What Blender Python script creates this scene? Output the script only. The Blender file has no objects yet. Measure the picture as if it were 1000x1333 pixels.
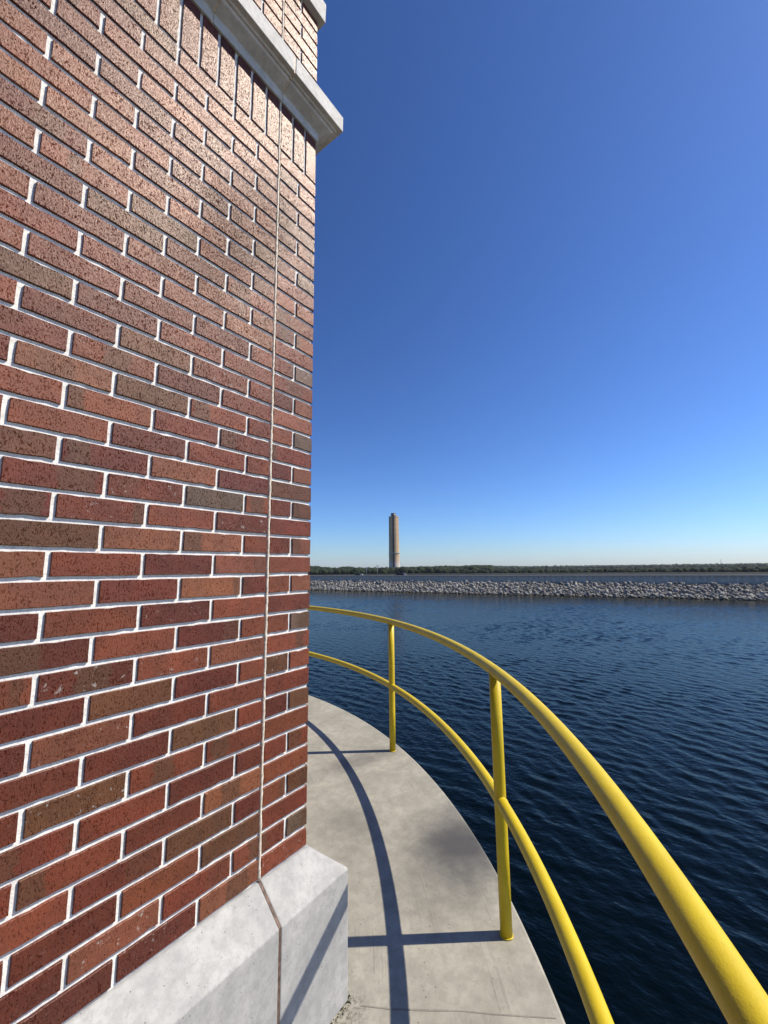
import bpy, bmesh, math, random
import numpy as np
from mathutils import Vector, Matrix

rng = random.Random(11)
nrng = np.random.default_rng(5)
sc = bpy.context.scene
COL = sc.collection
R_ = math.radians

# ------------------------------------------------------------------ camera
# pose solved from the brick joints of the photograph (metres, deck at z = 0,
# brick wall along x at y = 0, building corner at the origin)
EYE = 1.455
CAM = Vector((-1.1116, -1.1675, EYE))
F_PX, CX, CY = 531.65, 500.0, 666.5
RIGHT = Vector((0.5934, -0.8048, -0.0110))
FWD = Vector((0.7981, 0.5866, 0.1374))
UP = Vector((-0.1041, -0.0904, 0.9904))
cam = bpy.data.cameras.new("camera")
cam.sensor_fit = 'VERTICAL'
cam.sensor_height = 36.0
cam.lens = F_PX / 1333.0 * 36.0
cam.clip_start = 0.02
cam.clip_end = 30000
camo = bpy.data.objects.new("camera", cam)
COL.objects.link(camo)
camo.matrix_world = Matrix(((RIGHT.x, UP.x, -FWD.x, CAM.x),
                            (RIGHT.y, UP.y, -FWD.y, CAM.y),
                            (RIGHT.z, UP.z, -FWD.z, CAM.z), (0, 0, 0, 1)))
sc.camera = camo


def ray(px, py):
    return RIGHT * ((px - CX) / F_PX) + FWD - UP * ((py - CY) / F_PX)


def bearing(px, py):
    d = ray(px, py)
    h = math.hypot(d.x, d.y)
    return d.x / h, d.y / h, d.z / h          # unit ground direction and slope


# ------------------------------------------------------------------ light
SUN_EL, SUN_AZ = R_(47.9), R_(-51.6)           # azimuth measured from +x
to_sun = Vector((math.cos(SUN_EL) * math.cos(SUN_AZ), math.cos(SUN_EL) * math.sin(SUN_AZ), math.sin(SUN_EL)))
world = bpy.data.worlds.new("World")
sc.world = world
world.use_nodes = True
wn = world.node_tree
sky = wn.nodes.new('ShaderNodeTexSky')
sky.sky_type = 'NISHITA'
sky.sun_disc = False
sky.sun_elevation = SUN_EL
sky.sun_rotation = math.pi / 2 - SUN_AZ        # sky rotation runs clockwise from +y
sky.altitude = 100
sky.air_density = 1.0
sky.dust_density = 0.42
sky.ozone_density = 10.0
bg = wn.nodes['Background']
bg.inputs['Strength'].default_value = 0.0555
# deep polarised-looking blue: one contrast curve over the whole sky
sgam = wn.nodes.new('ShaderNodeGamma')
sgam.inputs[1].default_value = 1.3
stint = wn.nodes.new('ShaderNodeMix')
stint.data_type = 'RGBA'
stint.blend_type = 'MULTIPLY'
stint.inputs[0].default_value = 1.0
stint.inputs[7].default_value = (1.06, 1.05, 1.08, 1)
wn.links.new(sky.outputs[0], sgam.inputs[0])
wn.links.new(sgam.outputs[0], stint.inputs[6])
wn.links.new(stint.outputs[2], bg.inputs[0])
sun = bpy.data.lights.new("sun", 'SUN')
sun.energy = 5.0
sun.angle = R_(0.53)
sun.color = (1.0, 0.905, 0.755)
suno = bpy.data.objects.new("sun", sun)
COL.objects.link(suno)
suno.rotation_euler = to_sun.to_track_quat('Z', 'Y').to_euler()
sc.view_settings.view_transform = 'Standard'
sc.view_settings.look = 'None'
sc.view_settings.exposure = 0.58
sc.view_settings.gamma = 1.0
sc.view_settings.use_curve_mapping = False


# ------------------------------------------------------------------ node helpers
class NT:
    def __init__(s, name):
        s.m = bpy.data.materials.new(name)
        s.m.use_nodes = True
        s.t = s.m.node_tree
        s.b = s.t.nodes['Principled BSDF']
        s.out = s.t.nodes['Material Output']

    def n(s, typ, **kw):
        nd = s.t.nodes.new(typ)
        for k, v in kw.items():
            setattr(nd, k, v)
        return nd

    def l(s, a, b):
        s.t.links.new(a, b)

    def val(s, sock, v):
        if isinstance(v, bpy.types.NodeSocket):
            s.l(v, sock)
        else:
            sock.default_value = v

    def noise(s, vec, scale, detail=3, rough=0.55, dims='3D', w=None):
        nd = s.n('ShaderNodeTexNoise', noise_dimensions=dims)
        if vec is not None:
            s.l(vec, nd.inputs['Vector'])
        s.val(nd.inputs['Scale'], scale)
        nd.inputs['Detail'].default_value = detail
        nd.inputs['Roughness'].default_value = rough
        if w is not None:
            s.val(nd.inputs['W'], w)
        return nd.outputs[0]

    def ramp(s, fac, lo, hi, a=0.0, b=1.0):
        nd = s.n('ShaderNodeMapRange', clamp=True, interpolation_type='SMOOTHSTEP')
        s.l(fac, nd.inputs[0])
        for i, v in zip((1, 2, 3, 4), (lo, hi, a, b)):
            s.val(nd.inputs[i], v)
        return nd.outputs[0]

    def math(s, op, a, b=0.0, clamp=False):
        nd = s.n('ShaderNodeMath', operation=op, use_clamp=clamp)
        s.val(nd.inputs[0], a)
        s.val(nd.inputs[1], b)
        return nd.outputs[0]

    def mix(s, fac, a, b, blend='MIX'):
        nd = s.n('ShaderNodeMix', data_type='RGBA', blend_type=blend)
        s.val(nd.inputs[0], fac)
        for i, v in ((6, a), (7, b)):
            s.val(nd.inputs[i], v if isinstance(v, bpy.types.NodeSocket) else (*v, 1.0)[:4])
        return nd.outputs[2]

    def mapping(s, vec, scale=(1, 1, 1), loc=(0, 0, 0), rot=(0, 0, 0)):
        nd = s.n('ShaderNodeMapping')
        s.l(vec, nd.inputs[0])
        nd.inputs['Location'].default_value = loc
        nd.inputs['Rotation'].default_value = rot
        nd.inputs['Scale'].default_value = scale
        return nd.outputs[0]

    def bump(s, h, strength, dist, normal=None):
        nd = s.n('ShaderNodeBump')
        nd.inputs['Strength'].default_value = strength
        nd.inputs['Distance'].default_value = dist
        s.l(h, nd.inputs['Height'])
        if normal is not None:
            s.l(normal, nd.inputs['Normal'])
        return nd.outputs[0]

    def coord(s, which='Object'):
        return s.n('ShaderNodeTexCoord').outputs[which]

    def pos(s):
        return s.n('ShaderNodeNewGeometry').outputs['Position']

    def fin(s, col=None, rough=None, nor=None, spec=None):
        if col is not None:
            s.val(s.b.inputs['Base Color'], col if isinstance(col, bpy.types.NodeSocket) else (*col, 1.0)[:4])
        if rough is not None:
            s.val(s.b.inputs['Roughness'], rough)
        if nor is not None:
            s.l(nor, s.b.inputs['Normal'])
        if spec is not None:
            s.b.inputs['Specular IOR Level'].default_value = spec
        return s.m


# ------------------------------------------------------------------ materials
BROWN = (0.066, 0.030, 0.0155)


def brick_material(islands):
    t = NT("brick_stuff" if islands else "brick")
    if islands:
        rnd = t.n('ShaderNodeNewGeometry').outputs['Random Per Island']
        base = t.n('ShaderNodeValToRGB')
        cr = base.color_ramp
        cr.interpolation = 'CONSTANT'
        pal = [(0, (.108, .0285, .0185)), (.3, (.080, .0185, .0125)), (.5, (.132, .041, .0245)), (.7, (.150, .060, .037)), (.85, (.088, .048, .0265)), (.94, (.080, .064, .049))]
        cr.elements[0].position, cr.elements[0].color = pal[0][0], (*pal[0][1], 1)
        cr.elements[1].position, cr.elements[1].color = pal[1][0], (*pal[1][1], 1)
        for p, c in pal[2:]:
            e = cr.elements.new(p)
            e.color = (*c, 1)
        t.l(rnd, base.inputs[0])
        base = base.outputs[0]
    else:
        oi = t.n('ShaderNodeObjectInfo')
        rnd = oi.outputs['Random']
        base = oi.outputs['Color']
    off = t.n('ShaderNodeVectorMath', operation='MULTIPLY_ADD')
    comb = t.n('ShaderNodeCombineXYZ')
    for i, k in enumerate((37.0, 53.0, 71.0)):
        t.l(t.math('MULTIPLY', rnd, k), comb.inputs[i])
    t.l(t.coord(), off.inputs[0])
    off.inputs[1].default_value = (1, 1, 1)
    t.l(comb.outputs[0], off.inputs[2])
    v = off.outputs[0]
    vs = t.mapping(v, (1.0, 1.0, 0.55))
    # broad tone drift, flashed (brownish) stretches with firm edges
    tone = t.noise(v, 13, 3)
    col = t.mix(t.ramp(tone, .35, .7), base, t.mix(1.0, base, (1.32, 1.28, 1.22), 'MULTIPLY'))
    sep = t.n('ShaderNodeSeparateXYZ')
    t.l(v, sep.inputs[0])
    wob = t.noise(v, 60, 2)
    xx = t.math('ADD', t.math('MULTIPLY', sep.outputs[0], 9.0), t.math('MULTIPLY', wob, 0.35))
    flash = t.noise(None, 1.0, 0, dims='1D', w=xx)
    ff = t.math('MULTIPLY', t.ramp(flash, .58, .66), t.ramp(t.math('FRACT', t.math('MULTIPLY', rnd, 17.3)), .45, .9, 0.05, .75))
    col = t.mix(ff, col, BROWN)
    # fine drag texture: dark flecks and pits
    fleck = t.noise(vs, 300, 3, .6)
    fl2 = t.noise(t.mapping(v, (1.6, 1.6, .35)), 215, 2, .5)
    patch = t.noise(v, 45, 2)
    dark = t.math('MULTIPLY', t.ramp(fleck, .55, .62), t.ramp(patch, .33, .6, .3, 1.0))
    dark2 = t.ramp(fl2, .645, .70)
    dd = t.math('MAXIMUM', t.math('MULTIPLY', dark, .8), t.math('MULTIPLY', dark2, .9))
    col = t.mix(t.math('MULTIPLY', dd, .48), col, (.012, .008, .007))
    light = t.ramp(t.noise(v, 520, 1), .64, .72)
    col = t.mix(t.math('MULTIPLY', light, .22), col, (.33, .22, .17))
    # lime bloom left on a few bricks
    bl = t.math('MULTIPLY', t.ramp(t.noise(v, 70, 4, .7), .60, .70), t.ramp(t.math('FRACT', t.math('MULTIPLY', rnd, 91.7)), .90, .95, 0.05, .6))
    col = t.mix(bl, col, (.40, .38, .36))
    rough = t.ramp(t.noise(v, 150, 2), .3, .7, .44, .56)
    # soft band of shade painted on the upper wall: darker colour, less gloss
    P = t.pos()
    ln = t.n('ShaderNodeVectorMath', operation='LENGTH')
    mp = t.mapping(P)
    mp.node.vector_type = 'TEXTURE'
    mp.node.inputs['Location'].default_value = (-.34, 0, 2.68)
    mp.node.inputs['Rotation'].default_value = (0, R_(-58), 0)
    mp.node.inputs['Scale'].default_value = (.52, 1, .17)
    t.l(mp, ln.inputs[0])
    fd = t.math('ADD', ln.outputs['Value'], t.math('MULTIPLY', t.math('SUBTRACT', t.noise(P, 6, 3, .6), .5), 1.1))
    shade_band = t.ramp(fd, .3, 1.3, 1, 0)
    col = t.mix(t.math('MULTIPLY', shade_band, .38), col, (.030, .017, .013))
    h = t.math('SUBTRACT', t.math('MULTIPLY', t.noise(vs, 240, 4, .65), .6), t.math('MULTIPLY', dd, .7))
    nor = t.bump(h, .9, .0016)
    t.l(t.math('MULTIPLY', t.math('SUBTRACT', .54, t.math('MULTIPLY', dd, .70), True), t.math('SUBTRACT', 1.0, t.math('MULTIPLY', shade_band, .62))), t.b.inputs['Specular IOR Level'])
    t.b.inputs['Specular Tint'].default_value = (1.0, .83, .77, 1)
    return t.fin(col, rough, nor)


def concrete_material(name, base, warm, scale=1.0, pits=True, deck=False):
    t = NT(name)
    v = t.pos()
    big = t.noise(v, 3.2 * scale, 5, .6)
    mid = t.noise(v, 17 * scale, 5, .65)
    fin = t.noise(v, 160 * scale, 3, .6)
    col = t.mix(t.ramp(big, .35, .68), base, warm)
    col = t.mix(t.ramp(mid, .36, .66, 0, .42), col, tuple(c * .66 for c in base))
    med = t.noise(t.mapping(v, (1, 1, .6)), 55 * scale, 4, .7)
    col = t.mix(t.ramp(med, .5, .68, 0, .30), col, tuple(c * .62 for c in base))
    col = t.mix(t.ramp(fin, .55, .7, 0, .25), col, tuple(min(1, c * 1.22) for c in base))
    speck = t.n('ShaderNodeTexVoronoi')
    t.l(v, speck.inputs['Vector'])
    speck.inputs['Scale'].default_value = 44 * scale
    gate = t.ramp(t.noise(v, 31 * scale, 1), .52 if pits else .57, .60)
    sp = t.math('MULTIPLY', t.ramp(speck.outputs['Distance'], .07, .15, 1, 0), gate)
    col = t.mix(t.math('MULTIPLY', sp, .75), col, (.06, .05, .045))
    h = t.math('ADD', t.math('MULTIPLY', mid, .35), t.math('MULTIPLY', fin, .25))
    h = t.math('SUBTRACT', h, t.math('MULTIPLY', sp, .6))
    rough = .82
    if deck:
        # soft cast shade painted into the slab colour, each patch with a ragged outline
        def shade_blot(cx, cy, rx, ry, rot, amt, soft=.75):
            m = t.mapping(v, (1 / rx, 1 / ry, 1))
            nd = m.node
            nd.vector_type = 'TEXTURE'
            nd.inputs['Location'].default_value = (cx, cy, 0)
            nd.inputs['Rotation'].default_value = (0, 0, rot)
            nd.inputs['Scale'].default_value = (rx, ry, 1)
            ln = t.n('ShaderNodeVectorMath', operation='LENGTH')
            t.l(m, ln.inputs[0])
            d = t.math('ADD', ln.outputs['Value'], t.math('MULTIPLY', t.math('SUBTRACT', t.noise(v, 4.5, 4, .6), .5), .9))
            return t.ramp(d, 1.0 - soft, 1.0 + soft * .35, amt, 0)
        st = shade_blot(1.03, -.06, .40, .31, .4, .92, .9)
        st = t.math('MAXIMUM', st, shade_blot(1.45, 1.00, .42, .13, -.3, .42))
        st = t.math('MAXIMUM', st, shade_blot(.80, .52, .30, .20, .9, .30))
        st = t.math('MAXIMUM', st, shade_blot(.70, -.12, .20, .34, .9, .26))
        col = t.mix(st, col, (.040, .040, .043))
        # trowel sweeps following the round slab
        dv = t.n('ShaderNodeVectorMath', operation='DISTANCE')
        t.l(v, dv.inputs[0])
        dv.inputs[1].default_value = (-2.4235, 3.217, 0)
        tr = t.noise(None, 60.0, 3, .7, dims='1D', w=dv.outputs['Value'])
        trm = t.math('MULTIPLY', t.ramp(tr, .52, .68), t.ramp(t.noise(v, 5, 2), .5, .68))
        col = t.mix(t.math('MULTIPLY', trm, .22), col, (.14, .13, .115))
        # fine scratches
        sc_ = t.noise(t.mapping(v, (4, 90, 1), rot=(0, 0, .95)), 2.4, 2)
        scm = t.math('MULTIPLY', t.ramp(sc_, .70, .74), t.ramp(t.noise(v, 7, 2), .53, .62))
        col = t.mix(t.math('MULTIPLY', scm, .4), col, (.11, .10, .09))
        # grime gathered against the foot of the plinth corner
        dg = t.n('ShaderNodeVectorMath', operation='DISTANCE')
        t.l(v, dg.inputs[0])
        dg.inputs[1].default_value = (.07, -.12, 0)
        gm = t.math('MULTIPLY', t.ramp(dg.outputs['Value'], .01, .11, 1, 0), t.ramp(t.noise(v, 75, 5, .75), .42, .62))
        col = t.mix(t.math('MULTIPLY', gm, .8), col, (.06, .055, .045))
        h = t.math('ADD', h, t.math('MULTIPLY', trm, .4))
        rough = .74
    nor = t.bump(h, .5, .003)
    return t.fin(col, rough, nor, .35)


def mortar_material():
    t = NT("mortar")
    v = t.pos()
    a = t.noise(v, 55, 4, .6)
    b = t.noise(v, 260, 3, .6)
    col = t.mix(t.ramp(a, .35, .7), (.70, .70, .68), (.58, .57, .55))
    col = t.mix(t.ramp(b, .56, .7, 0, .4), col, (.34, .33, .32))
    h = t.math('ADD', a, t.math('MULTIPLY', b, .4))
    return t.fin(col, .9, t.bump(h, .8, .003), .3)


def plain(name, c, rough=.6, var=.25, scale=20, spec=.4, metal=0.0, bump=0.0):
    t = NT(name)
    v = t.pos()
    n = t.noise(v, scale, 4, .6)
    col = t.mix(t.ramp(n, .3, .7), tuple(x * (1 - var) for x in c), tuple(min(1, x * (1 + var)) for x in c))
    t.b.inputs['Metallic'].default_value = metal
    nor = t.bump(n, .5, bump) if bump else None
    return t.fin(col, rough, nor, spec)


def rail_material():
    t = NT("yellow_paint")
    v = t.pos()
    peel = t.noise(v, 420, 2, .5)
    lump = t.noise(v, 70, 3, .5)
    col = t.mix(t.ramp(t.noise(v, 9, 4), .35, .7), (.46, .345, .007), (.51, .39, .011))
    dirt = t.math('MULTIPLY', t.ramp(t.noise(v, 240, 3, .7), .62, .70), .35)
    col = t.mix(dirt, col, (.19, .14, .02))
    h = t.math('ADD', t.math('MULTIPLY', peel, .5), lump)
    return t.fin(col, t.ramp(lump, .3, .7, .40, .52), t.bump(h, .45, .0012), .4)


def water_material():
    t = NT("lake_water")
    v = t.pos()
    # the waves are in the mesh; only cat's-paw ripple is added here
    e = t.noise(t.mapping(v, (7.5, 4.6, 1), rot=(0, 0, R_(20)), loc=(4, 9, 0)), 1.0, 2, .5)
    f = t.noise(t.mapping(v, (17, 12, 1), rot=(0, 0, R_(38))), 1.0, 1, .5)
    h = t.math('ADD', t.math('MULTIPLY', e, .022), t.math('MULTIPLY', f, .005))
    nor = t.bump(h, 1.0, 1.0)
    # clear deep water: black body, sky mirrored by Fresnel
    t.t.nodes.remove(t.b)
    fr = t.n('ShaderNodeFresnel')
    fr.inputs['IOR'].default_value = 1.24
    t.l(nor, fr.inputs['Normal'])
    gl = t.n('ShaderNodeBsdfGlossy')
    gl.inputs['Color'].default_value = (.94, .94, .84, 1)
    gl.inputs['Roughness'].default_value = .10
    t.l(nor, gl.inputs['Normal'])
    df = t.n('ShaderNodeBsdfDiffuse')
    df.inputs['Color'].default_value = (.0003, .0016, .0019, 1)
    mx = t.n('ShaderNodeMixShader')
    t.l(fr.outputs[0], mx.inputs[0])
    t.l(df.outputs[0], mx.inputs[1])
    t.l(gl.outputs[0], mx.inputs[2])
    t.l(mx.outputs[0], t.out.inputs['Surface'])
    return t.m


def foliage_material(name, c1, c2):
    t = NT(name)
    rnd = t.n('ShaderNodeNewGeometry').outputs['Random Per Island']
    n = t.noise(t.pos(), .35, 3, .6)
    col = t.mix(rnd, c1, c2)
    col = t.mix(t.ramp(n, .4, .65, 0, .5), col, tuple(x * .5 for x in c1))
    return t.fin(col, .9, None, .15)


def rock_material():
    t = NT("riprap_rock")
    rnd = t.n('ShaderNodeNewGeometry').outputs['Random Per Island']
    n = t.noise(t.pos(), 4, 4, .65)
    col = t.mix(rnd, (.07, .068, .064), (.32, .31, .29))
    col = t.mix(t.ramp(n, .4, .7, 0, .45), col, (.16, .15, .14))
    sep = t.n('ShaderNodeSeparateXYZ')
    t.l(t.pos(), sep.inputs[0])
    wet = t.ramp(sep.outputs[2], -4.5, -4.1, 1, 0)
    col = t.mix(wet, col, (.045, .045, .04))
    return t.fin(col, .85, t.bump(n, .6, .06), .25)


def chimney_material():
    t = NT("chimney_concrete")
    v = t.coord()
    sep = t.n('ShaderNodeSeparateXYZ')
    t.l(v, sep.inputs[0])
    streak = t.noise(t.mapping(v, (.45, .45, .012)), 1.0, 4, .6)
    band = t.noise(None, .22, 1, dims='1D', w=sep.outputs[2])
    col = t.mix(t.ramp(band, .42, .58), (.46, .32, .185), (.50, .365, .225))
    col = t.mix(t.math('MULTIPLY', t.ramp(streak, .48, .62), t.ramp(sep.outputs[2], 20, 92, .15, .8)), col, (.12, .088, .064))
    col = t.mix(t.ramp(sep.outputs[2], 12, 20, .7, 0), col, (.50, .49, .46))
    lift = t.math('FRACT', t.math('MULTIPLY', sep.outputs[2], .33))
    col = t.mix(t.ramp(lift, .86, .97, 0, .18), col, (.22, .17, .12))
    return t.fin(col, .9, None, .2)


M = dict(
    brick=brick_material(False), brick_s=brick_material(True), mortar=mortar_material(),
    plinth=concrete_material("plinth_stone", (.285, .290, .292), (.37, .372, .370), 1.6),
    cornice=concrete_material("cornice_stone", (.46, .455, .44), (.56, .555, .54), 2.2),
    deck=concrete_material("deck_concrete", (.245, .234, .196), (.320, .306, .258), 1.0, pits=False, deck=True),
    shaft=concrete_material("shaft_concrete", (.34, .33, .30), (.42, .40, .37), .4),
    shaft_d=concrete_material("joint_grime", (.18, .172, .15), (.24, .23, .20), 2.0),
    seal=plain("sealant", (.52, .46, .38), .7, .3, 90, bump=.003),
    seal_b=plain("sealant_brown", (.095, .062, .048), .7, .45, 60, bump=.003),
    yellow=rail_material(), water=water_material(), rock=rock_material(),
    wallc=plain("parapet_steel", (.40, .36, .30), .7, .12, 1.5),
    cap=plain("parapet_cap", (.36, .36, .355), .7, .15, 2),
    land=plain("land_soil", (.018, .019, .013), .95, .4, .02, .1),
    road=plain("crest_gravel", (.022, .021, .020), .95, .2, 2, .1),
    leaf=foliage_material("tree_leaves", (.010, .018, .008), (.021, .032, .013)),
    leaf2=foliage_material("hill_leaves", (.020, .034, .016), (.034, .052, .024)),
    dark=plain("dark_metal", (.02, .02, .022), .4, .2, 3),
    glass=plain("car_glass", (.015, .018, .02), .08, .1, 3),
    white=plain("white_paint", (.75, .75, .74), .35, .05, 3),
    chim=chimney_material(), galv=plain("galvanised", (.33, .34, .35), .5, .15, 3),
    core_shade=plain("core_shade_brown", (.035, .024, .018), .8, .3, .2),
    moss=plain("moss", (.035, .04, .018), .95, .5, 300, .1, bump=.004),
)


# ------------------------------------------------------------------ mesh helpers
def link(name, me, mat, parent=None, smooth=False):
    o = bpy.data.objects.new(name, me)
    COL.objects.link(o)
    if mat is not None and not me.materials:
        me.materials.append(mat)
    if parent is not None:
        o.parent = parent
    if smooth:
        me.shade_smooth()
    return o


def bm_obj(name, bm, mat, parent=None, smooth=False):
    bmesh.ops.recalc_face_normals(bm, faces=bm.faces)
    me = bpy.data.meshes.new(name)
    bm.to_mesh(me)
    bm.free()
    return link(name, me, mat, parent, smooth)


def np_mesh(name, verts, faces):
    me = bpy.data.meshes.new(name)
    verts = np.asarray(verts, np.float32)
    faces = np.asarray(faces, np.int32)
    k = faces.shape[1]
    me.vertices.add(len(verts))
    me.vertices.foreach_set('co', verts.ravel())
    me.loops.add(faces.size)
    me.loops.foreach_set('vertex_index', faces.ravel())
    me.polygons.add(len(faces))
    me.polygons.foreach_set('loop_start', np.arange(0, faces.size, k, dtype=np.int32))
    me.polygons.foreach_set('loop_total', np.full(len(faces), k, np.int32))
    me.update(calc_edges=True)
    me.validate()
    return me


def empty(name, loc=(0, 0, 0)):
    o = bpy.data.objects.new(name, None)
    o.location = loc
    o.empty_display_size = .2
    COL.objects.link(o)
    return o


def tag(o, label=None, cat=None, group=None, kind=None):
    for k, v in (('label', label), ('category', cat), ('group', group), ('kind', kind)):
        if v:
            o[k] = v
    return o


def add_box(bm, x0, x1, y0, y1, z0, z1):
    vs = [bm.verts.new((x, y, z)) for z in (z0, z1) for x, y in ((x0, y0), (x1, y0), (x1, y1), (x0, y1))]
    for f in ((3, 2, 1, 0), (4, 5, 6, 7), (0, 1, 5, 4), (1, 2, 6, 5), (2, 3, 7, 6), (3, 0, 4, 7)):
        bm.faces.new([vs[i] for i in f])
    return vs


def box_obj(name, mat, parent, *b, bevel=0.0):
    bm = bmesh.new()
    add_box(bm, *b)
    if bevel:
        bmesh.ops.bevel(bm, geom=list(bm.edges), offset=bevel, segments=2, affect='EDGES', profile=.5)
    return bm_obj(name, bm, mat, parent)


def tube_mesh(name, pts, radii, segs=20, caps=True, jitter=0.0):
    """a swept round tube along pts"""
    pts = [Vector(p) for p in pts]
    if not hasattr(radii, '__len__'):
        radii = [radii] * len(pts)
    V, Fq = [], []
    ref = Vector((0, 0, 1))
    for i, p in enumerate(pts):
        t = (pts[min(i + 1, len(pts) - 1)] - pts[max(i - 1, 0)]).normalized()
        r0 = ref if abs(t.dot(ref)) < .95 else Vector((1, 0, 0))
        a = t.cross(r0).normalized()
        b = a.cross(t).normalized()
        for k in range(segs):
            an = 2 * math.pi * k / segs
            rr = radii[i] * (1 + jitter * (rng.random() - .5))
            V.append(p + (a * math.cos(an) + b * math.sin(an)) * rr)
    for i in range(len(pts) - 1):
        for k in range(segs):
            k2 = (k + 1) % segs
            Fq.append((i * segs + k, i * segs + k2, (i + 1) * segs + k2, (i + 1) * segs + k))
    bm = bmesh.new()
    vs = [bm.verts.new(v) for v in V]
    for f in Fq:
        bm.faces.new([vs[i] for i in f])
    if caps:
        bm.faces.new(vs[:segs])
        bm.faces.new(vs[-segs:])
    bmesh.ops.recalc_face_normals(bm, faces=bm.faces)
    me = bpy.data.meshes.new(name)
    bm.to_mesh(me)
    bm.free()
    me.shade_smooth()
    return me


# ================================================================== THE SETTING
WATER_Z = EYE - 6.0

# open water: a flat sheet, and above it the wind-ruffled part around the tower
lake = np_mesh("lake", [(-4000, -4000, WATER_Z - .16), (4000, -4000, WATER_Z - .16), (4000, 4000, WATER_Z - .16), (-4000, 4000, WATER_Z - .16)], [(0, 1, 2, 3)])
tag(link("lake_water", lake, M['water']), kind='structure')
rr_ = np.concatenate((np.arange(3.0, 14, .055), np.arange(14, 30, .085), np.arange(30, 126, .14)))
aa_ = np.radians(np.concatenate((np.arange(-75, -16, .8), np.arange(-16, 54, .135), np.arange(54, 118, .8))))
RR, AA = np.meshgrid(rr_, aa_, indexing='ij')
WX, WY = CAM.x + RR * np.cos(AA), CAM.y + RR * np.sin(AA)
wr = np.random.default_rng(21)
NWAVE = 76
lam = np.exp(wr.uniform(np.log(.22), np.log(1.05), NWAVE))
hd = np.radians(-20 + 29 * wr.standard_normal(NWAVE))
ph = wr.uniform(0, 6.283, NWAVE)
slope = .122 * math.sqrt(2 / NWAVE) * np.where(lam < .36, .7, 1.0) * np.where(lam > 1.2, .7, 1.0)
gust = np.ones_like(WX)
for q in range(9):
    L_, t_, p_ = wr.uniform(7, 40), wr.uniform(0, 6.283), wr.uniform(0, 6.283)
    gust += .13 * np.sin((WX * math.cos(t_) + WY * math.sin(t_)) * 6.283 / L_ + p_)
gust = np.clip(gust, .55, 1.5) * np.interp(RR, [4, 9, 22, 200], [.40, .55, .95, 1.0])
WZ, DX, DY = np.zeros_like(WX), np.zeros_like(WX), np.zeros_like(WX)
for i in range(NWAVE):
    k_ = 6.283 / lam[i]
    cx_, cy_ = math.cos(hd[i]), math.sin(hd[i])
    arg = k_ * (WX * cx_ + WY * cy_) + ph[i]
    amp = slope[i] / k_ * gust
    WZ += amp * np.cos(arg)
    DX -= .8 * cx_ * amp * np.sin(arg)
    DY -= .8 * cy_ * amp * np.sin(arg)
nr, na = WX.shape
idx = np.arange(nr * na).reshape(nr, na)
quads = np.stack((idx[:-1, :-1], idx[1:, :-1], idx[1:, 1:], idx[:-1, 1:]), -1).reshape(-1, 4)
wm = np_mesh("ruffled_water", np.stack((WX + DX, WY + DY, WATER_Z + WZ), -1).reshape(-1, 3), quads)
wm.shade_smooth()
tag(link("lake_water", wm, M['water']), kind='structure')
print("water quads", len(quads))
bed = np_mesh("lake_bed", [(-4000, -4000, WATER_Z - 1.3), (4000, -4000, WATER_Z - 1.3), (4000, 4000, WATER_Z - 1.3), (-4000, 4000, WATER_Z - 1.3)], [(0, 1, 2, 3)])
tag(link("lake_bed", bed, M['land']), kind='structure')

# line where the rock slope of the breakwater meets the water (x as a function of y)
TOE_Y = [-400, -60, -11, 0, 11, 25, 42, 63, 89, 130, 200, 900]
TOE_X = [86, 92.3, 92.2, 92.0, 91.2, 89.6, 87.8, 86.2, 84.6, 82.4, 79, 45]
toe = lambda y: np.interp(y, TOE_Y, TOE_X)
BANK_RUN, BANK_TOP, WALL_TOP = 3.8, -2.02, -0.50
ROAD_Z, LAND_Z = -1.55, -3.9

ys = np.array([-400, -200, -100, -60, -40, -25, -11, 0, 11, 25, 42, 63, 89, 130, 200, 400, 900.0])
prof = [(-2.0, WATER_Z - 1.4), (0.0, WATER_Z - .12), (BANK_RUN, BANK_TOP - .15), (BANK_RUN + .9, BANK_TOP), (BANK_RUN + 1.4, ROAD_Z), (BANK_RUN + 8.5, ROAD_Z), (BANK_RUN + 14, LAND_Z - .3)]
V, Fq = [], []
for y in ys:
    for dx, z in prof:
        V.append((toe(y) + dx, y, z))
k = len(prof)
for i in range(len(ys) - 1):
    for j in range(k - 1):
        a = i * k + j
        Fq.append((a, a + 1, a + k + 1, a + k))
tag(link("breakwater_bank", np_mesh("bank", V, Fq), M['road']), kind='structure')

# land behind the breakwater: one sheet out to the horizon
V, Fq = [], []
xs_off = [BANK_RUN + 12.5, 60, 200, 600, 1800, 4000]
ys2 = np.concatenate(([-4000, -3000, -1000], ys, [2000, 4000, 4000]))
for y in ys2:
    for dx in xs_off:
        V.append((toe(y) + dx, y, LAND_Z))
k = len(xs_off)
for i in range(len(ys2) - 1):
    for j in range(k - 1):
        a = i * k + j
        Fq.append((a, a + 1, a + k + 1, a + k))
tag(link("land", np_mesh("land", V, Fq), M['land']), kind='structure')

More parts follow.
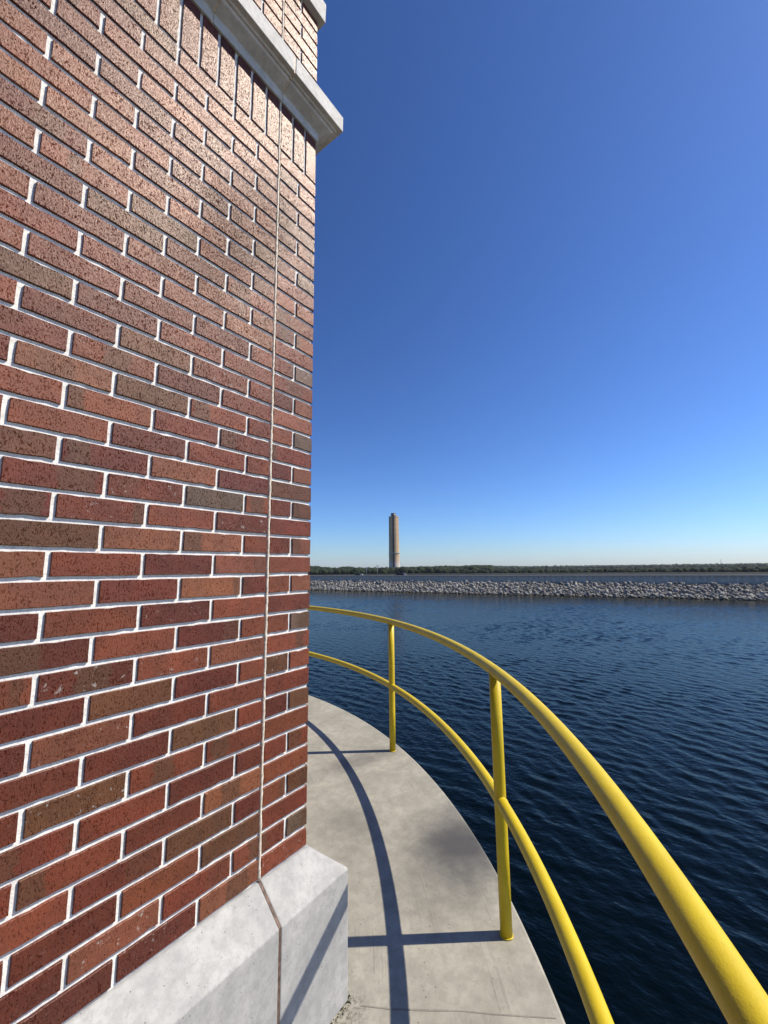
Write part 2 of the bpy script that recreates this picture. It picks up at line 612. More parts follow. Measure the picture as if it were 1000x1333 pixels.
# ================================================================== DECK
DC = Vector((-2.4235, 3.217, 0.0))
DECK_R, RAIL_R = 4.880, 4.790
bm = bmesh.new()
N = 240
rings = []
prof = [(DECK_R - .30, 0.0), (DECK_R - .012, 0.0), (DECK_R - .004, -.003), (DECK_R, -.012), (DECK_R, -.33), (DECK_R - .01, -.34), (DECK_R - .45, -.34)]
for r, z in prof:
    rings.append([bm.verts.new((DC.x + r * math.cos(2 * math.pi * i / N), DC.y + r * math.sin(2 * math.pi * i / N), z)) for i in range(N)])
for a, b in zip(rings, rings[1:]):
    for i in range(N):
        bm.faces.new((a[i], a[(i + 1) % N], b[(i + 1) % N], b[i]))
bm.faces.new(rings[0])
bm.faces.new(rings[-1])
deck = bm_obj("walkway_deck", bm, M['deck'])
tag(deck, kind='structure')
bm = bmesh.new()
rings = []
for r, z in ((4.3, -.339), (4.3, WATER_Z - 1.4)):
    rings.append([bm.verts.new((DC.x + r * math.cos(2 * math.pi * i / 96), DC.y + r * math.sin(2 * math.pi * i / 96), z)) for i in range(96)])
for i in range(96):
    bm.faces.new((rings[0][i], rings[0][(i + 1) % 96], rings[1][(i + 1) % 96], rings[1][i]))
tag(bm_obj("tower_shaft", bm, M['shaft'], smooth=True), kind='structure')

# shallow tooled joint across the slab, from the plinth corner to the rim: two raised lips
jp = [(.112, -.150), (.16, -.235), (.235, -.347), (.29, -.425), (.342, -.515), (.40, -.607), (.452, -.690)]
V, Fq = [], []
for i, (x, y) in enumerate(jp):
    d = Vector((jp[min(i + 1, 6)][0] - jp[max(i - 1, 0)][0], jp[min(i + 1, 6)][1] - jp[max(i - 1, 0)][1], 0)).normalized()
    n = Vector((-d.y, d.x, 0))
    w = .0018 + .0016 * rng.random()
    for s, z in ((-w, .0006), (-w * .2, .0024), (w, .0006)):
        V.append((x + n.x * s, y + n.y * s, z))
for i in range(6):
    for j in range(2):
        a = i * 3 + j
        Fq.append((a, a + 1, a + 4, a + 3))
jo = link("slab_joint", np_mesh("slab_joint", V, Fq), M['shaft_d'], deck)

# ================================================================== BRICK BUILDING
L, H = .2032, .0677               # brick pitch along the wall / course height
J = .0109                         # mortar joint
Z0 = 1.778                        # bottom of course 0 above the deck
XC = -J / 2                       # face of the corner
BW, BD = 24 * L, 31.5 * L         # building size
SOLD_Z = Z0 + 20 * H
CORN_Z = SOLD_Z + L + .014
UP_Z = Z0 + 1.748
COPE_Z = UP_Z + 7 * H

bld = tag(empty("brick_building", (0, 0, 0)), "red brick building with pale stone plinth, cornice and control joint at left", "building")

# mortar core the bricks are set in
REC = .0062
bm = bmesh.new()
x0, x1, y0, y1 = -BW + REC, XC - REC, REC, BD - REC
gx = np.linspace(x1, -1.25, 260)


def core(z0, z1):
    add_box(bm, x0, x1, y0, y1, z0, z1)


core(.02, COPE_Z + .05)
wall = bm_obj("wall", bm, M['mortar'], bld)
tag(wall, "white mortar bed of the brick wall")


def brick_mesh(name, ln, ht, dep, seed):
    """one brick, front face at y = 0, centred on x, with a chipped arris"""
    r = random.Random(seed)
    nx = max(3, int(round(ln / .022)))
    nz = max(2, int(round(ht / .022)))
    out = []
    for i in range(nx):
        out.append((-ln / 2 + ln * i / nx, 0))
    for i in range(nz):
        out.append((ln / 2, ht * i / nz))
    for i in range(nx):
        out.append((ln / 2 - ln * i / nx, ht))
    for i in range(nz):
        out.append((-ln / 2, ht - ht * i / nz))
    bm = bmesh.new()
    loops = []
    jit = [r.uniform(-1, 1) * .0005 + (r.random() < .07) * r.uniform(.0008, .0024) for _ in out]
    cz, tilt = ht / 2, r.uniform(-.0009, .0009)
    for ins, y in ((.0014, 0.0), (.0003, .0012), (0.0, dep)):
        lp = []
        for (x, z), jj in zip(out, jit):
            q = ins + (max(jj, -.0004) if y < .01 else 0)
            sx = q if x < -ln / 2 + 1e-6 else (-q if x > ln / 2 - 1e-6 else 0)
            sz = q if z < 1e-6 else (-q if z > ht - 1e-6 else 0)
            lp.append(bm.verts.new((x + sx, y + (r.uniform(-.0003, .0003) if y == 0 else 0), z + sz + tilt * (x / (ln / 2)) * (y < .01))))
        loops.append(lp)
    n = len(out)
    for a, b in zip(loops, loops[1:]):
        for i in range(n):
            bm.faces.new((a[i], a[(i + 1) % n], b[(i + 1) % n], b[i]))
    bm.faces.new(loops[0])
    bm.faces.new(loops[-1])
    bmesh.ops.recalc_face_normals(bm, faces=bm.faces)
    me = bpy.data.meshes.new(name)
    bm.to_mesh(me)
    bm.free()
    me.materials.append(M['brick'])
    return me


RED, DEEP, ORANGE, TAN, BRN, GREY = 'red', 'deep', 'orange', 'tan', 'brown', 'grey'
PAL = {RED: (.092, .0190, .0090), DEEP: (.066, .0122, .0064), ORANGE: (.112, .0275, .0125), TAN: (.128, .0410, .0205), BRN: (.072, .0270, .0120), GREY: (.070, .0440, .0295)}
TONE = {(2, -1.5): GREY, (-2, -2.5): BRN, (8, 0): GREY, (18, 0): GREY, (16, 0): BRN, (4, 0): TAN, (-2, 0): GREY, (-4, 0): TAN, (-6, 0): GREY,
        (-8, 0): TAN, (-12, 0): GREY, (-8, -.5): DEEP, (-12, -.5): DEEP, (-14, -.5): DEEP, (-16, -.5): DEEP, (-18, -.5): DEEP, (10, -2.5): BRN,
        (17, -1): BRN, (15, -1): TAN, (4, -3.5): BRN, (4, -2.5): TAN, (6, -1.5): TAN, (5, -1): TAN, (7, -1): ORANGE, (9, -1): TAN, (6, 0): TAN, (12, 0): BRN,
        (14, 0): RED, (10, 0): ORANGE, (3, -2): ORANGE, (1, -2): TAN, (-4, -2.5): BRN, (13, -3): BRN, (12, -1.5): BRN, (11, -4): DEEP, (9, -3): DEEP,
        (7, -2): DEEP, (5, -2): DEEP, (11, -2): DEEP, (13, -4): RED, (15, -4): RED, (18, -3.5): DEEP, (19, -3): DEEP, (17, -3): DEEP, (-12, -3.5): TAN, (-10, -4.5): TAN,
        (-11, -3): TAN, (0, -3.5): ORANGE, (0, 0): TAN, (2, 0): BRN, (19, -2): DEEP, (8, -2.5): ORANGE, (8, -1.5): DEEP, (10, -1.5): DEEP}
WEIGHT = [RED] * 9 + [DEEP] * 6 + [ORANGE] * 6 + [TAN] * 2 + [BRN] * 1
cache = {}
NBRICK = [0]


def brick_obj(ln, ht, dep, loc, tone=None, rotx=0.0, roty=0.0):
    key = (round(ln, 3), round(ht, 3), round(dep, 3))
    if key not in cache:
        cache[key] = [brick_mesh("brick", ln, ht, dep, 100 + i + 31 * len(cache)) for i in range(7)]
    o = bpy.data.objects.new("brick", rng.choice(cache[key]))
    COL.objects.link(o)
    o.parent = wall
    o.location = (loc[0], loc[1] + rng.uniform(-.0006, .0006), loc[2])
    c = PAL[tone or rng.choice(WEIGHT)]
    f = rng.uniform(.84, 1.16)
    o.color = (c[0] * f, c[1] * f * rng.uniform(.94, 1.08), c[2] * f * rng.uniform(.92, 1.08), 1)
    NBRICK[0] += 1
    return o


# plain bricks of everything the photograph hardly shows go into one joined part
rest = bmesh.new()


def rest_brick(face, a0, a1, z0, z1, dep=.03):
    """front (y=0), right (x=XC), back or left face; a = distance along it"""
    c = .0016
    if face == 'front':
        P = lambda a, d, z: (a, d, z)
    elif face == 'right':
        P = lambda a, d, z: (XC - d, a, z)
    elif face == 'back':
        P = lambda a, d, z: (a, BD - d, z)
    else:
        P = lambda a, d, z: (-BW + d, a, z)
    lo = []
    for ins, d in ((c, 0.0), (0.0, c), (0.0, dep)):
        lo.append([rest.verts.new(P(a, d, z)) for a, z in ((a0 + ins, z0 + ins), (a1 - ins, z0 + ins), (a1 - ins, z1 - ins), (a0 + ins, z1 - ins))])
    for p, q in zip(lo, lo[1:]):
        for i in range(4):
            rest.faces.new((p[i], p[(i + 1) % 4], q[(i + 1) % 4], q[i]))
    rest.faces.new(lo[0])


U_VIS = -5.2                      # bricks left of this are out of the picture


def course(z, half, key=None, corner_dep=True):
    zb, hb = z + J / 2, H - J
    # front face, running left from the corner
    edges = [0, -.5, -1, -1.5] if half else [0, -1]
    while edges[-1] > -24:
        edges.append(max(-24, edges[-1] - 1))
    for ur, ul in zip(edges, edges[1:]):
        xa, xb = ul * L + J / 2, ur * L - J / 2
        if ul == -24:
            xa = ul * L
        if ul > U_VIS - .8:
            dep = (.1935 if half else .0925) if ur == 0 else .035
            brick_obj(xb - xa, hb, dep, ((xa + xb) / 2, 0, zb), TONE.get((key, ur)) if key is not None else None)
        else:
            rest_brick('front', xa, xb, zb, zb + hb)
    # return face and the two hidden faces
    st = [1.0] if half else [.5]
    while st[-1] < 31.5 - 1e-6:
        st.append(min(31.5, st[-1] + 1))
    for a, b in zip(st, st[1:]):
        if b - a < .2:
            continue
        rest_brick('right', a * L + J / 2 - .0049 * (a == st[0]) + .004, b * L - J / 2, zb, zb + hb)
    st = [.5] if half else [1.0]
    while st[-1] < 31 - 1e-6:
        st.append(min(31., st[-1] + 1))
    for a, b in zip(st, st[1:]):
        rest_brick('left', a * L + J / 2, b * L - J / 2, zb, zb + hb)
    for i in range(23):
        s = .5 if half else 0
        rest_brick('back', -(i + 1 + s) * L + J / 2, -(i + s) * L - J / 2 - .005 * (i + s == 0), zb, zb + hb)


for n in range(19, -20, -1):
    course(Z0 - n * H, n % 2 == 0, n)
for i in range(7):
    course(UP_Z + i * H, i % 2 == 0)
# soldier course under the cornice
for i in range(72):
    xb, xa = -i * H - J / 2, -(i + 1) * H + J / 2
    if i < 17:
        o = brick_obj(xb - xa, CORN_Z - SOLD_Z - J * .6, .092 if i == 0 else .035, ((xa + xb) / 2, 0, SOLD_Z + J / 2), DEEP if i in (3, 4, 5) else None)
    else:
        rest_brick('front', xa, xb, SOLD_Z + J / 2, SOLD_Z + L - J / 2)
for i in range(1, 94):
    rest_brick('right', i * H + J / 2 + (.024 if i == 1 else 0), (i + 1) * H - J / 2, SOLD_Z + J / 2, SOLD_Z + L - J / 2)
    rest_brick('left', i * H + J / 2, (i + 1) * H - J / 2, SOLD_Z + J / 2, SOLD_Z + L - J / 2)
for i in range(71):
    rest_brick('back', -(i + 1) * H + J / 2, -i * H - J / 2, SOLD_Z + J / 2, SOLD_Z + L - J / 2)
ro = bm_obj("brick_field", rest, M['brick_s'], wall)
ro['kind'] = 'stuff'


# ---- dressed stone: profiles swept round the corner in blocks
def sweep(path, profile, bevel=0.0, noise=0.0):
    """path: ground points (walked with the outside on the right); profile: (out, z) closed"""
    bm = bmesh.new()
    n = len(path)
    cols = []
    for i, p in enumerate(path):
        p = Vector((p[0], p[1]))
        d0 = (p - Vector(path[i - 1])).normalized() if i else None
        d1 = (Vector(path[i + 1]) - p).normalized() if i < n - 1 else None
        ns = [Vector((d.y, -d.x)) for d in (d0, d1) if d is not None]
        m = ns[0] if len(ns) == 1 else (ns[0] + ns[1]) / (1 + ns[0].dot(ns[1]))
        cols.append([bm.verts.new((p.x + m.x * e, p.y + m.y * e, z)) for e, z in profile])
    k = len(profile)
    for a, b in zip(cols, cols[1:]):
        for j in range(k):
            bm.faces.new((a[j], a[(j + 1) % k], b[(j + 1) % k], b[j]))
    bm.faces.new(cols[0])
    bm.faces.new(cols[-1])
    bmesh.ops.recalc_face_normals(bm, faces=bm.faces)
    if bevel:
        ed = [e for e in bm.edges if len(e.link_faces) == 2 and e.calc_face_angle(0) > .3]
        bmesh.ops.bevel(bm, geom=ed, offset=bevel, segments=3, affect='EDGES', profile=.5)
    return bm


def band(name, seal_name, profile, stops, mat, seal_mat, gap=.008, bevel=.003, rec=.005, side=None):
    """blocks along the front with joints at the stops (negative x), the first block turns the corner"""
    sealp = [(e - rec if e > .004 else e, z) for e, z in profile]
    side = side or [1.22, 2.44, 3.66, 4.88, BD]
    path = [(stops[0] + gap / 2, 0), (XC, 0), (XC, side[0] - gap / 2)]
    bm_obj(name, sweep(path, profile, bevel), mat, bld)
    for a, b in zip(stops, stops[1:]):
        bm_obj(name, sweep([(b + gap / 2, 0), (a - gap / 2, 0)], profile, bevel), mat, bld)
    for a, b in zip(side, side[1:]):
        last = b == BD
        pth = [(XC, a + gap / 2), (XC, b - gap / 2)] if not last else [(XC, a + gap / 2), (XC, BD), (-BW + .6, BD)]
        bm_obj(name, sweep(pth, profile, bevel), mat, bld)
    bm_obj(name, sweep([(-BW + .592, BD), (-BW, BD), (-BW, 0), (stops[-1] - gap / 2, 0)], profile, bevel), mat, bld)
    for a in stops[:2]:
        bm_obj(seal_name, sweep([(a - gap / 2 - .001, 0), (a + gap / 2 + .001, 0)], sealp), seal_mat, bld)
    for a in side[:-1]:
        bm_obj(seal_name, sweep([(XC, a - gap / 2 - .001), (XC, a + gap / 2 + .001)], sealp), seal_mat, bld)


PT = Z0 - 19 * H                  # top of the plinth
band("plinth_block", "plinth_sealant", [(-.06, .001), (.104, .001), (.104, .407), (.004, PT - .002), (-.06, PT - .002)],
     [-L, -1.42, -2.64, -3.86], M['plinth'], M['seal_b'], .007, .0045, .0012)
band("cornice_block", "cornice_sealant",
     [(-.05, CORN_Z), (.007, CORN_Z), (.008, CORN_Z + .038), (.050, CORN_Z + .056), (.054, CORN_Z + .064), (.062, CORN_Z + .064), (.066, CORN_Z + .070), (.085, CORN_Z + .072),
      (.086, CORN_Z + .148), (.002, UP_Z - .001), (-.05, UP_Z - .001)],
     [-L, -L - .305, -1.42, -2.64, -3.86], M['cornice'], M['seal'], .007, .0025, .003)
band("coping_block", "coping_sealant",
     [(-.25, COPE_Z + .002), (.026, COPE_Z + .002), (.028, COPE_Z + .108), (-.25, COPE_Z + .13)],
     [-L - .4, -1.62, -2.84, -4.06], M['cornice'], M['seal'], .007, .003, .004)
box_obj("flat_roof", M['shaft'], bld, -BW + .2, XC - .2, .2, BD - .2, COPE_Z + .02, COPE_Z + .06)


# ---- control joint: a hand-tooled bead of sealant up the wall
def bead(z0, z1, x, y, r):
    n = int((z1 - z0) / .012)
    pts, rad = [], []
    for i in range(n + 1):
        pts.append((x + rng.uniform(-.0008, .0008), y + rng.uniform(-.0006, .0006), z0 + (z1 - z0) * i / n))
        rad.append(r * rng.uniform(.82, 1.12))
    return tube_mesh("control_joint", pts, rad, 8)


link("control_joint", bead(PT + .001, CORN_Z - .001, -L, .0036, .0056), M['seal'], bld)
link("control_joint", bead(UP_Z, COPE_Z, -L, .0036, .0056), M['seal'], bld)

# moss and grit in the angle at the foot of the plinth corner
bm = bmesh.new()
for i in range(150):
    s = rng.random() ** 1.6 * .26
    if rng.random() < .6:
        px, py = XC + .102 - s, -.104 - abs(rng.gauss(0, .010))
    else:
        px, py = XC + .104 + abs(rng.gauss(0, .008)), -.10 + s * .7
    r = rng.uniform(.0007, .0024) * (1.1 - s * 2)
    if r < .0006:
        continue
    mt = Matrix.Translation((px, py, r * .5)) @ Matrix.Rotation(rng.random() * 6, 4, 'Z') @ Matrix.Diagonal((r * rng.uniform(.7, 1.8), r, r * rng.uniform(.7, 2.2), 1))
    bmesh.ops.create_icosphere(bm, subdivisions=1, radius=1, matrix=mt)
tag(bm_obj("moss", bm, M['moss']), "dark moss and grit gathered at the foot of the plinth corner", "moss", kind='stuff')

# ================================================================== RAILING
rail = tag(empty("railing", DC), "yellow painted pipe guardrail curving round the concrete deck edge", "railing")
TOP_H, MID_H, PIPE = 1.012, .495, .0242


def arc(r, z, a0, a1, step=.75):
    n = int((a1 - a0) / step)
    return [(r * math.cos(R_(a0 + (a1 - a0) * i / n)), r * math.sin(R_(a0 + (a1 - a0) * i / n)), z) for i in range(n + 1)]


A0, A1 = -49.99 - 20.815 * 6, -29.17 + 20.815 * 5
link("top_rail", tube_mesh("top_rail", arc(RAIL_R, TOP_H, A0, A1), PIPE, 28), M['yellow'], rail)
link("mid_rail", tube_mesh("mid_rail", arc(RAIL_R, MID_H, A0, A1), PIPE * .98, 24), M['yellow'], rail)
post_me = tube_mesh("post", [(0, 0, .0005), (0, 0, .3), (0, 0, .7), (0, 0, TOP_H - .004)], PIPE, 28)


def ring_mesh(name, R0, r0, squash=1.0, nu=28, nv=6):
    V, Fq = [], []
    for i in range(nu):
        for j in range(nv):
            u, v = 2 * math.pi * i / nu, 2 * math.pi * j / nv
            rr = R0 + r0 * math.cos(v) * (1 + .25 * math.sin(u * 5 + j))
            V.append((rr * math.cos(u), rr * math.sin(u), r0 * squash * math.sin(v)))
            Fq.append((i * nv + j, ((i + 1) % nu) * nv + j, ((i + 1) % nu) * nv + (j + 1) % nv, i * nv + (j + 1) % nv))
    me = np_mesh(name, V, Fq)
    me.shade_smooth()
    return me


foot_me = ring_mesh("weld", PIPE, .0032)
for i in range(-6, 6):
    a = -49.99 + 20.815 * i
    if a < A0 - .1 or a > A1 + .1:
        continue
    p = link("post", post_me, M['yellow'], rail)
    p.location = (RAIL_R * math.cos(R_(a)), RAIL_R * math.sin(R_(a)), 0)
    p.rotation_euler = (0, 0, R_(a))
    w = link("weld", foot_me, M['yellow'], p)
    w.location = (0, 0, .003)
    # saddle bead where the mid rail meets the post on both sides
    for s in (-1, 1):
        w = link("weld", foot_me, M['yellow'], p)
        w.rotation_euler = (math.pi / 2, 0, 0)
        w.scale = (.93, .93, 1)
        w.location = (0, s * .0225, MID_H)

# ================================================================== BREAKWATER
# riprap: thousands of angular stones, too many to count
ico = bmesh.new()
bmesh.ops.create_icosphere(ico, subdivisions=1, radius=1)
IV = np.array([v.co[:] for v in ico.verts])
IF = np.array([[v.index for v in f.verts] for f in ico.faces])
ico.free()
ico = bmesh.new()
bmesh.ops.create_icosphere(ico, subdivisions=2, radius=1)
IV2 = np.array([v.co[:] for v in ico.verts])
IF2 = np.array([[v.index for v in f.verts] for f in ico.faces])
ico.free()


def scatter(centres, scales, base_v, base_f, rough):
    n, k = len(centres), len(base_v)
    ang = nrng.uniform(0, 6.283, n)
    tilt = nrng.uniform(-1, 1, n)
    v = base_v[None] * (1 + rough * nrng.standard_normal((n, k, 1)))
    v = v * scales[:, None, :]
    c, s = np.cos(tilt)[:, None], np.sin(tilt)[:, None]
    if rough > .12:
        v = np.stack((v[..., 0], v[..., 1] * c - v[..., 2] * s, v[..., 1] * s + v[..., 2] * c), -1)
    c, s = np.cos(ang)[:, None], np.sin(ang)[:, None]
    v = np.stack((v[..., 0] * c - v[..., 1] * s, v[..., 0] * s + v[..., 1] * c, v[..., 2]), -1)
    v += centres[:, None, :]
    f = base_f[None] + (np.arange(n) * k)[:, None, None]
    return v.reshape(-1, 3), f.reshape(-1, base_f.shape[1])


n = 26000
yy = np.concatenate((nrng.uniform(-45, 112, 24000), nrng.uniform(112, 260, n - 24000)))
t = nrng.uniform(-.10, 1.04, n)
cen = np.stack((toe(yy) + t * BANK_RUN, yy, WATER_Z - .12 + t * (BANK_TOP - WATER_Z) + nrng.uniform(-.12, .16, n)), -1)
sz = np.clip(nrng.lognormal(-1.68, .45, n), .09, .46)[:, None] * nrng.uniform(.65, 1.25, (n, 3))
v, f = scatter(cen, sz, IV, IF, .16)
tag(link("riprap", np_mesh("riprap", v, f), M['rock']), "pale grey riprap stones sloping into the lake below the long wall", "riprap", kind='stuff')

# ribbed parapet wall along the crest
para = tag(empty("parapet_wall", (float(toe(30)) + BANK_RUN + 1, 30, BANK_TOP)), "long blue-grey ribbed wall along the top of the rock breakwater", "wall")
PO = np.array(para.location)
V, Fq = [], []
yl = np.arange(-120, 330, .30)
for i, y in enumerate(yl):
    dx = (0, 0, .16, .16)[i % 4]
    x = toe(y) + BANK_RUN + .75 + dx
    V += [(x, y, BANK_TOP - .3), (x, y, WALL_TOP), (x + .3, y, WALL_TOP), (x + .3, y, BANK_TOP - .3)]
for i in range(len(yl) - 1):
    for j in range(3):
        a = i * 4 + j
        Fq.append((a, a + 1, a + 5, a + 4))
link("ribbed_panel", np_mesh("ribbed_panel", np.array(V) - PO, Fq), M['wallc'], para)
V, Fq = [], []
yl = np.arange(-120, 330, 3.0)
for y in yl:
    x = toe(y) + BANK_RUN + .75
    V += [(x - .10, y, WALL_TOP + .004), (x - .10, y, WALL_TOP + .13), (x + .56, y, WALL_TOP + .13), (x + .56, y, WALL_TOP + .004)]
for i in range(len(yl) - 1):
    for j in range(4):
        a = i * 4
        Fq.append((a + j, a + (j + 1) % 4, a + 4 + (j + 1) % 4, a + 4 + j))
link("coping", np_mesh("coping", np.array(V) - PO, Fq), M['cap'], para)


# vehicles parked on the crest road, only their upper halves clear the wall
def car(px, label, paint, body_h=1.72, length=4.6, tail=True):
    bx, by, _ = bearing(px, 748)
    # walk along the bearing until the road behind the wall is reached
    d = 60.0
    while CAM.x + bx * d < toe(CAM.y + by * d) + BANK_RUN + 3.6:
        d += .2
    root = tag(empty("parked_car", (CAM.x + bx * d, CAM.y + by * d, ROAD_Z)), label, "car", "cars parked on the breakwater")
    root.rotation_euler = (0, 0, R_(93))
    hl = length / 2
    out = [(-hl, .35), (-hl, .88), (-hl + .25, 1.0), (-hl + .75, body_h - .12), (-hl + 1.1, body_h), (.25, body_h), (.55, body_h - .1), (1.15, 1.08), (hl - .2, .95), (hl, .75), (hl, .35)]
    bm = bmesh.new()
    sides = []
    for s in (-1, 1):
        sides.append([bm.verts.new((x, s * (.88 if z < 1.05 else .70), z)) for x, z in out])
    for i in range(len(out)):
        j = (i + 1) % len(out)
        bm.faces.new((sides[0][i], sides[0][j], sides[1][j], sides[1][i]))
    bm.faces.new(sides[0])
    bm.faces.new(sides[1])
    bm_obj("body", bm, paint, root)
    for s in (-1, 1):
        bm = bmesh.new()
        vs = [bm.verts.new((x, s * y, z)) for x, y, z in ((-hl + .55, .873, 1.08), (.98, .873, 1.10), (.42, .735, body_h - .14), (-hl + .95, .735, body_h - .14))]
        bm.faces.new(vs)
        bmesh.ops.solidify(bm, geom=list(bm.faces), thickness=.02)
        bm_obj("side_window", bm, M['glass'], root)
    for x in (-hl + .85, hl - .85):
        for s in (-1, 1):
            me = tube_mesh("wheel", [(x, s * .68, .33), (x, s * .90, .33)], .33, 18)
            link("wheel", me, M['dark'], root)
    return root


car(520.5, "dark car parked behind the wall at the foot of the tall chimney", M['dark'], 1.78, 4.7)
c2 = car(467, "dark car parked behind the wall left of the tall chimney", M['dark'], 1.66, 3.6)
bx, by, _ = bearing(472, 749)
d = 60.0
while CAM.x + bx * d < toe(CAM.y + by * d) + BANK_RUN + 1.0:
    d += .1
sg = tag(empty("seagull", (CAM.x + bx * d, CAM.y + by * d, WALL_TOP + .13)), "small white gull perched on the wall beside the dark car", "bird")
bm = bmesh.new()
for c, s in (((0, 0, .16), (.24, .10, .10)), ((.19, 0, .27), (.07, .06, .06)), ((-.26, 0, .17), (.14, .05, .03))):
    bmesh.ops.create_icosphere(bm, subdivisions=2, radius=1, matrix=Matrix.Translation(c) @ Matrix.Diagonal((*s, 1)))
bm_obj("body", bm, M['white'], sg, True).rotation_euler = (0, 0, 1.4)
bm = bmesh.new()
for y in (-.03, .03):
    add_box(bm, -.01, .01, y - .008, y + .008, 0, .09)
bm_obj("legs", bm, M['seal'], sg).rotation_euler = (0, 0, 1.4)

# ================================================================== CHIMNEY
CH_D = 650.0
bx, by, _ = bearing(513.6, 746)
chim = tag(empty("chimney", (CAM.x + bx * CH_D, CAM.y + by * CH_D, LAND_Z)), "tall tan concrete power station chimney beyond the breakwater", "chimney")
pxm = CH_D / F_PX * 1.0
top_z = EYE - LAND_Z + bearing(513.3, 672.5)[2] * CH_D
r_b, r_t = 6.95 * pxm, 6.35 * pxm
bm = bmesh.new()
rings = []
for r, z in ((r_b, -2), (r_b, 2), (r_t, top_z), (r_t - 1.0, top_z), (r_t - 1.0, top_z - 6)):
    rings.append([bm.verts.new((r * math.cos(2 * math.pi * i / 64), r * math.sin(2 * math.pi * i / 64), z)) for i in range(64)])
for a, b in zip(rings, rings[1:]):
    for i in range(64):
        bm.faces.new((a[i], a[(i + 1) % 64], b[(i + 1) % 64], b[i]))
bm.faces.new(rings[-1])
sh = bm_obj("shaft", bm, M['chim'], chim)
me = tube_mesh("flue", [(-.6, 0, top_z - 6), (-.6, 0, top_z + 5.2)], 4.1, 32)
link("flue", me, M['dark'], chim)
plat_z = EYE - LAND_Z + bearing(513, 720.4)[2] * CH_D
for nm, zz, dr, hh in (("platform", plat_z, .9, .9), ("rim_band", top_z - 1.6, .25, 1.3)):
    r = r_b + (r_t - r_b) * zz / top_z
    bm = bmesh.new()
    rr = []
    for q, z in ((r - .3, zz), (r + dr, zz), (r + dr, zz + hh), (r - .3, zz + hh)):
        rr.append([bm.verts.new((q * math.cos(2 * math.pi * i / 48), q * math.sin(2 * math.pi * i / 48), z)) for i in range(48)])
    for a, b in zip(rr, rr[1:] + rr[:1]):
        for i in range(48):
            bm.faces.new((a[i], a[(i + 1) % 48], b[(i + 1) % 48], b[i]))
    bm_obj(nm, bm, M['galv'] if nm == "platform" else M['chim'], chim)
bm = bmesh.new()
la = math.atan2(-by, -bx) - .12
lx, ly = math.cos(la), math.sin(la)
add_box(bm, -.25, .25, -1.3, 1.3, 0, top_z - .5)  # added dark strip standing in for the core shade down the round shaft
lo = bm_obj("core_shade_strip", bm, M['core_shade'], chim)
lo.location = (lx * (r_b + .20), ly * (r_b + .20), 0)
lo.rotation_euler = (0, -math.atan2(r_b - r_t, top_z) * 1.0, la)

# ================================================================== WOODS
SKX = [380, 408, 424, 436, 442, 451, 465, 485, 500, 520, 540, 560, 580, 600, 620, 640, 660, 680, 700, 740, 800, 830, 860, 900, 940, 960, 1000, 1040, 1400]
SKY = [736, 736, 738, 739.2, 738.5, 736.4, 739, 738.5, 739, 738.5, 737.6, 737, 736.5, 736, 735.2, 735, 735.6, 736, 736.4, 737, 736.2, 735.2, 735.6, 735.6, 735, 734.2, 733, 731.5, 726]


def wood(name, label, px0, px1, d0, d1, n, size, mat, drop, mesh2):
    px = nrng.uniform(px0, px1, n)
    u = nrng.uniform(0, 1, n) ** .8
    C_, S_ = [], []
    for p, q in zip(px, u):
        bx, by, _ = bearing(p, 740)
        d = d0 + (d1 - d0) * q
        top = bearing(p, float(np.interp(p, SKX, SKY)) + drop)[2] * d1 + EYE        # crest height at the far edge
        s = size * nrng.uniform(.7, 1.35)
        ground = LAND_Z + (top - 1.3 * s - LAND_Z) * q ** 1.2
        C_.append((CAM.x + bx * d, CAM.y + by * d, max(ground, LAND_Z) + s * nrng.uniform(.2, .75)))
        S_.append((s * nrng.uniform(.8, 1.1), s * nrng.uniform(.8, 1.1), s * nrng.uniform(.65, 1.05)))
    v, f = scatter(np.array(C_), np.array(S_), IV2 if mesh2 else IV, IF2 if mesh2 else IF, .11)
    return tag(link(name, np_mesh(name, v, f), mat), label, "woodland", kind='stuff')


wood("wooded_hills", "hazy wooded hills along the horizon behind the long wall", 360, 1400, 1250, 1900, 15000, 4.6, M['leaf2'], 1.2, False)
wood("tree_belt", "dark green belt of trees on the land left of the chimney", 330, 640, 430, 620, 4200, 3.3, M['leaf'], 1.0, True)
wood("tree_belt", "dark low scrub along the far shore below the hills at right", 600, 1400, 400, 560, 6000, 1.7, M['leaf'], 4.5, True)

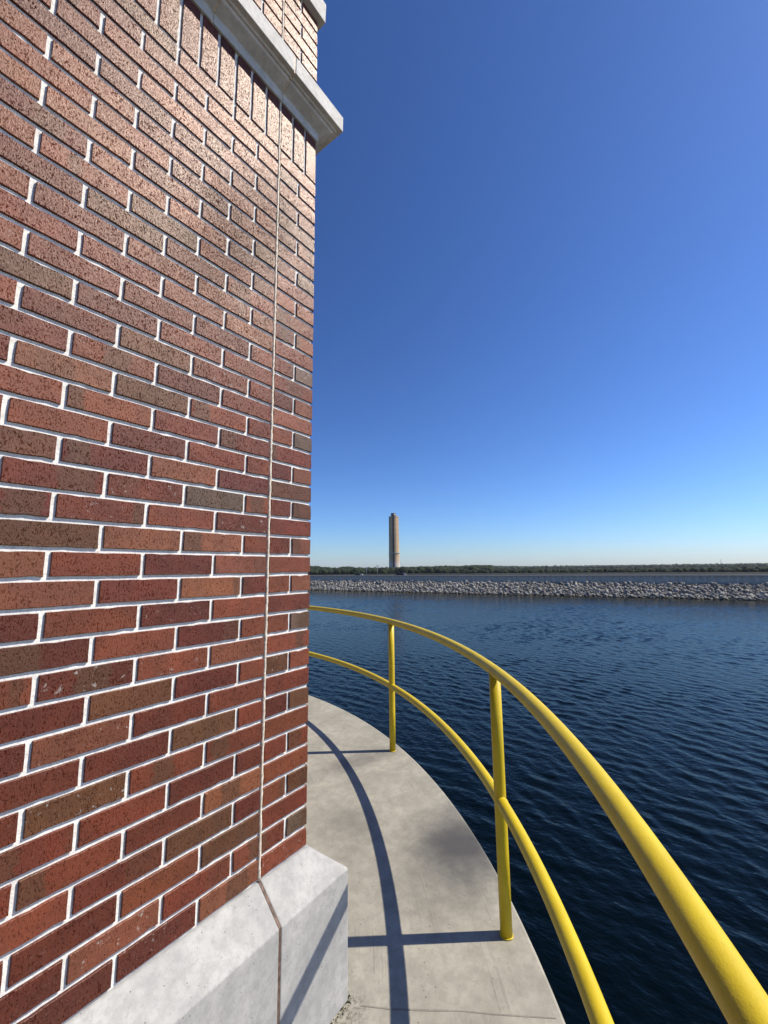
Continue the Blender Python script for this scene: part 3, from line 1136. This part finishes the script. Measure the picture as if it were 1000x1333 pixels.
# ground under the woods climbs with them so that no gap shows
V, Fq = [], []
pxs = np.linspace(300, 1400, 90)
for p in pxs:
    bx, by, _ = bearing(float(p), 740)
    for d, q in ((900, 0), (1250, .1), (1500, .42), (1900, 1.0), (2600, 1.0)):
        top = bearing(float(p), float(np.interp(p, SKX, SKY)) + .3)[2] * 1900 + EYE
        z = LAND_Z - .2 + max(0, top - 9 - LAND_Z) * q ** 1.2
        V.append((CAM.x + bx * d, CAM.y + by * d, z))
for i in range(len(pxs) - 1):
    for j in range(4):
        a = i * 5 + j
        Fq.append((a, a + 1, a + 6, a + 5))
tag(link("hills", np_mesh("hills", V, Fq), M['land']), kind='structure')


# thin masts that stand clear of the trees
def mast(px, ytop, dist, label, r=.35):
    bx, by, _ = bearing(px, 740)
    zt = EYE + bearing(px, ytop)[2] * dist
    o = tag(empty("utility_mast", (CAM.x + bx * dist, CAM.y + by * dist, LAND_Z)), label, "mast", "masts beyond the breakwater")
    h = zt - LAND_Z
    link("pole", tube_mesh("pole", [(0, 0, 0), (0, 0, h * .5), (0, 0, h)], [r, r * .8, r * .5], 8), M['galv'], o)
    for k in (.94, .84):
        bm = bmesh.new()
        add_box(bm, -.12, .12, -1.3, 1.3, h * k - .12, h * k + .12)
        a = bm_obj("cross_arm", bm, M['galv'], o)
        a.rotation_euler = (0, 0, math.atan2(by, bx))
    return o


mast(477.3, 738.0, 330, "short grey utility mast left of the chimney, farther from it", .22)
mast(491.3, 735.6, 330, "tall grey utility mast just left of the chimney", .22)
mast(595.5, 729.0, 900, "thin mast on the skyline just right of the chimney", .30)
mast(939.5, 728.0, 900, "thin mast on the hill skyline at far right", .30)

# ================================================================== HAZE
HAZE = 0.00007
if HAZE:
    bm = bmesh.new()
    add_box(bm, -4500, 4500, -4500, 4500, WATER_Z - 2.6, LAND_Z + top_z + 25)
    hz = NT("haze_air")
    hz.t.nodes.remove(hz.b)
    pv = hz.n('ShaderNodeVolumePrincipled')
    pv.inputs['Color'].default_value = (.80, .88, 1.0, 1)
    pv.inputs['Density'].default_value = HAZE
    pv.inputs['Anisotropy'].default_value = .2
    hz.l(pv.outputs[0], hz.out.inputs['Volume'])
    tag(bm_obj("haze", bm, hz.m), kind='stuff')
print("bricks as parts:", NBRICK[0])
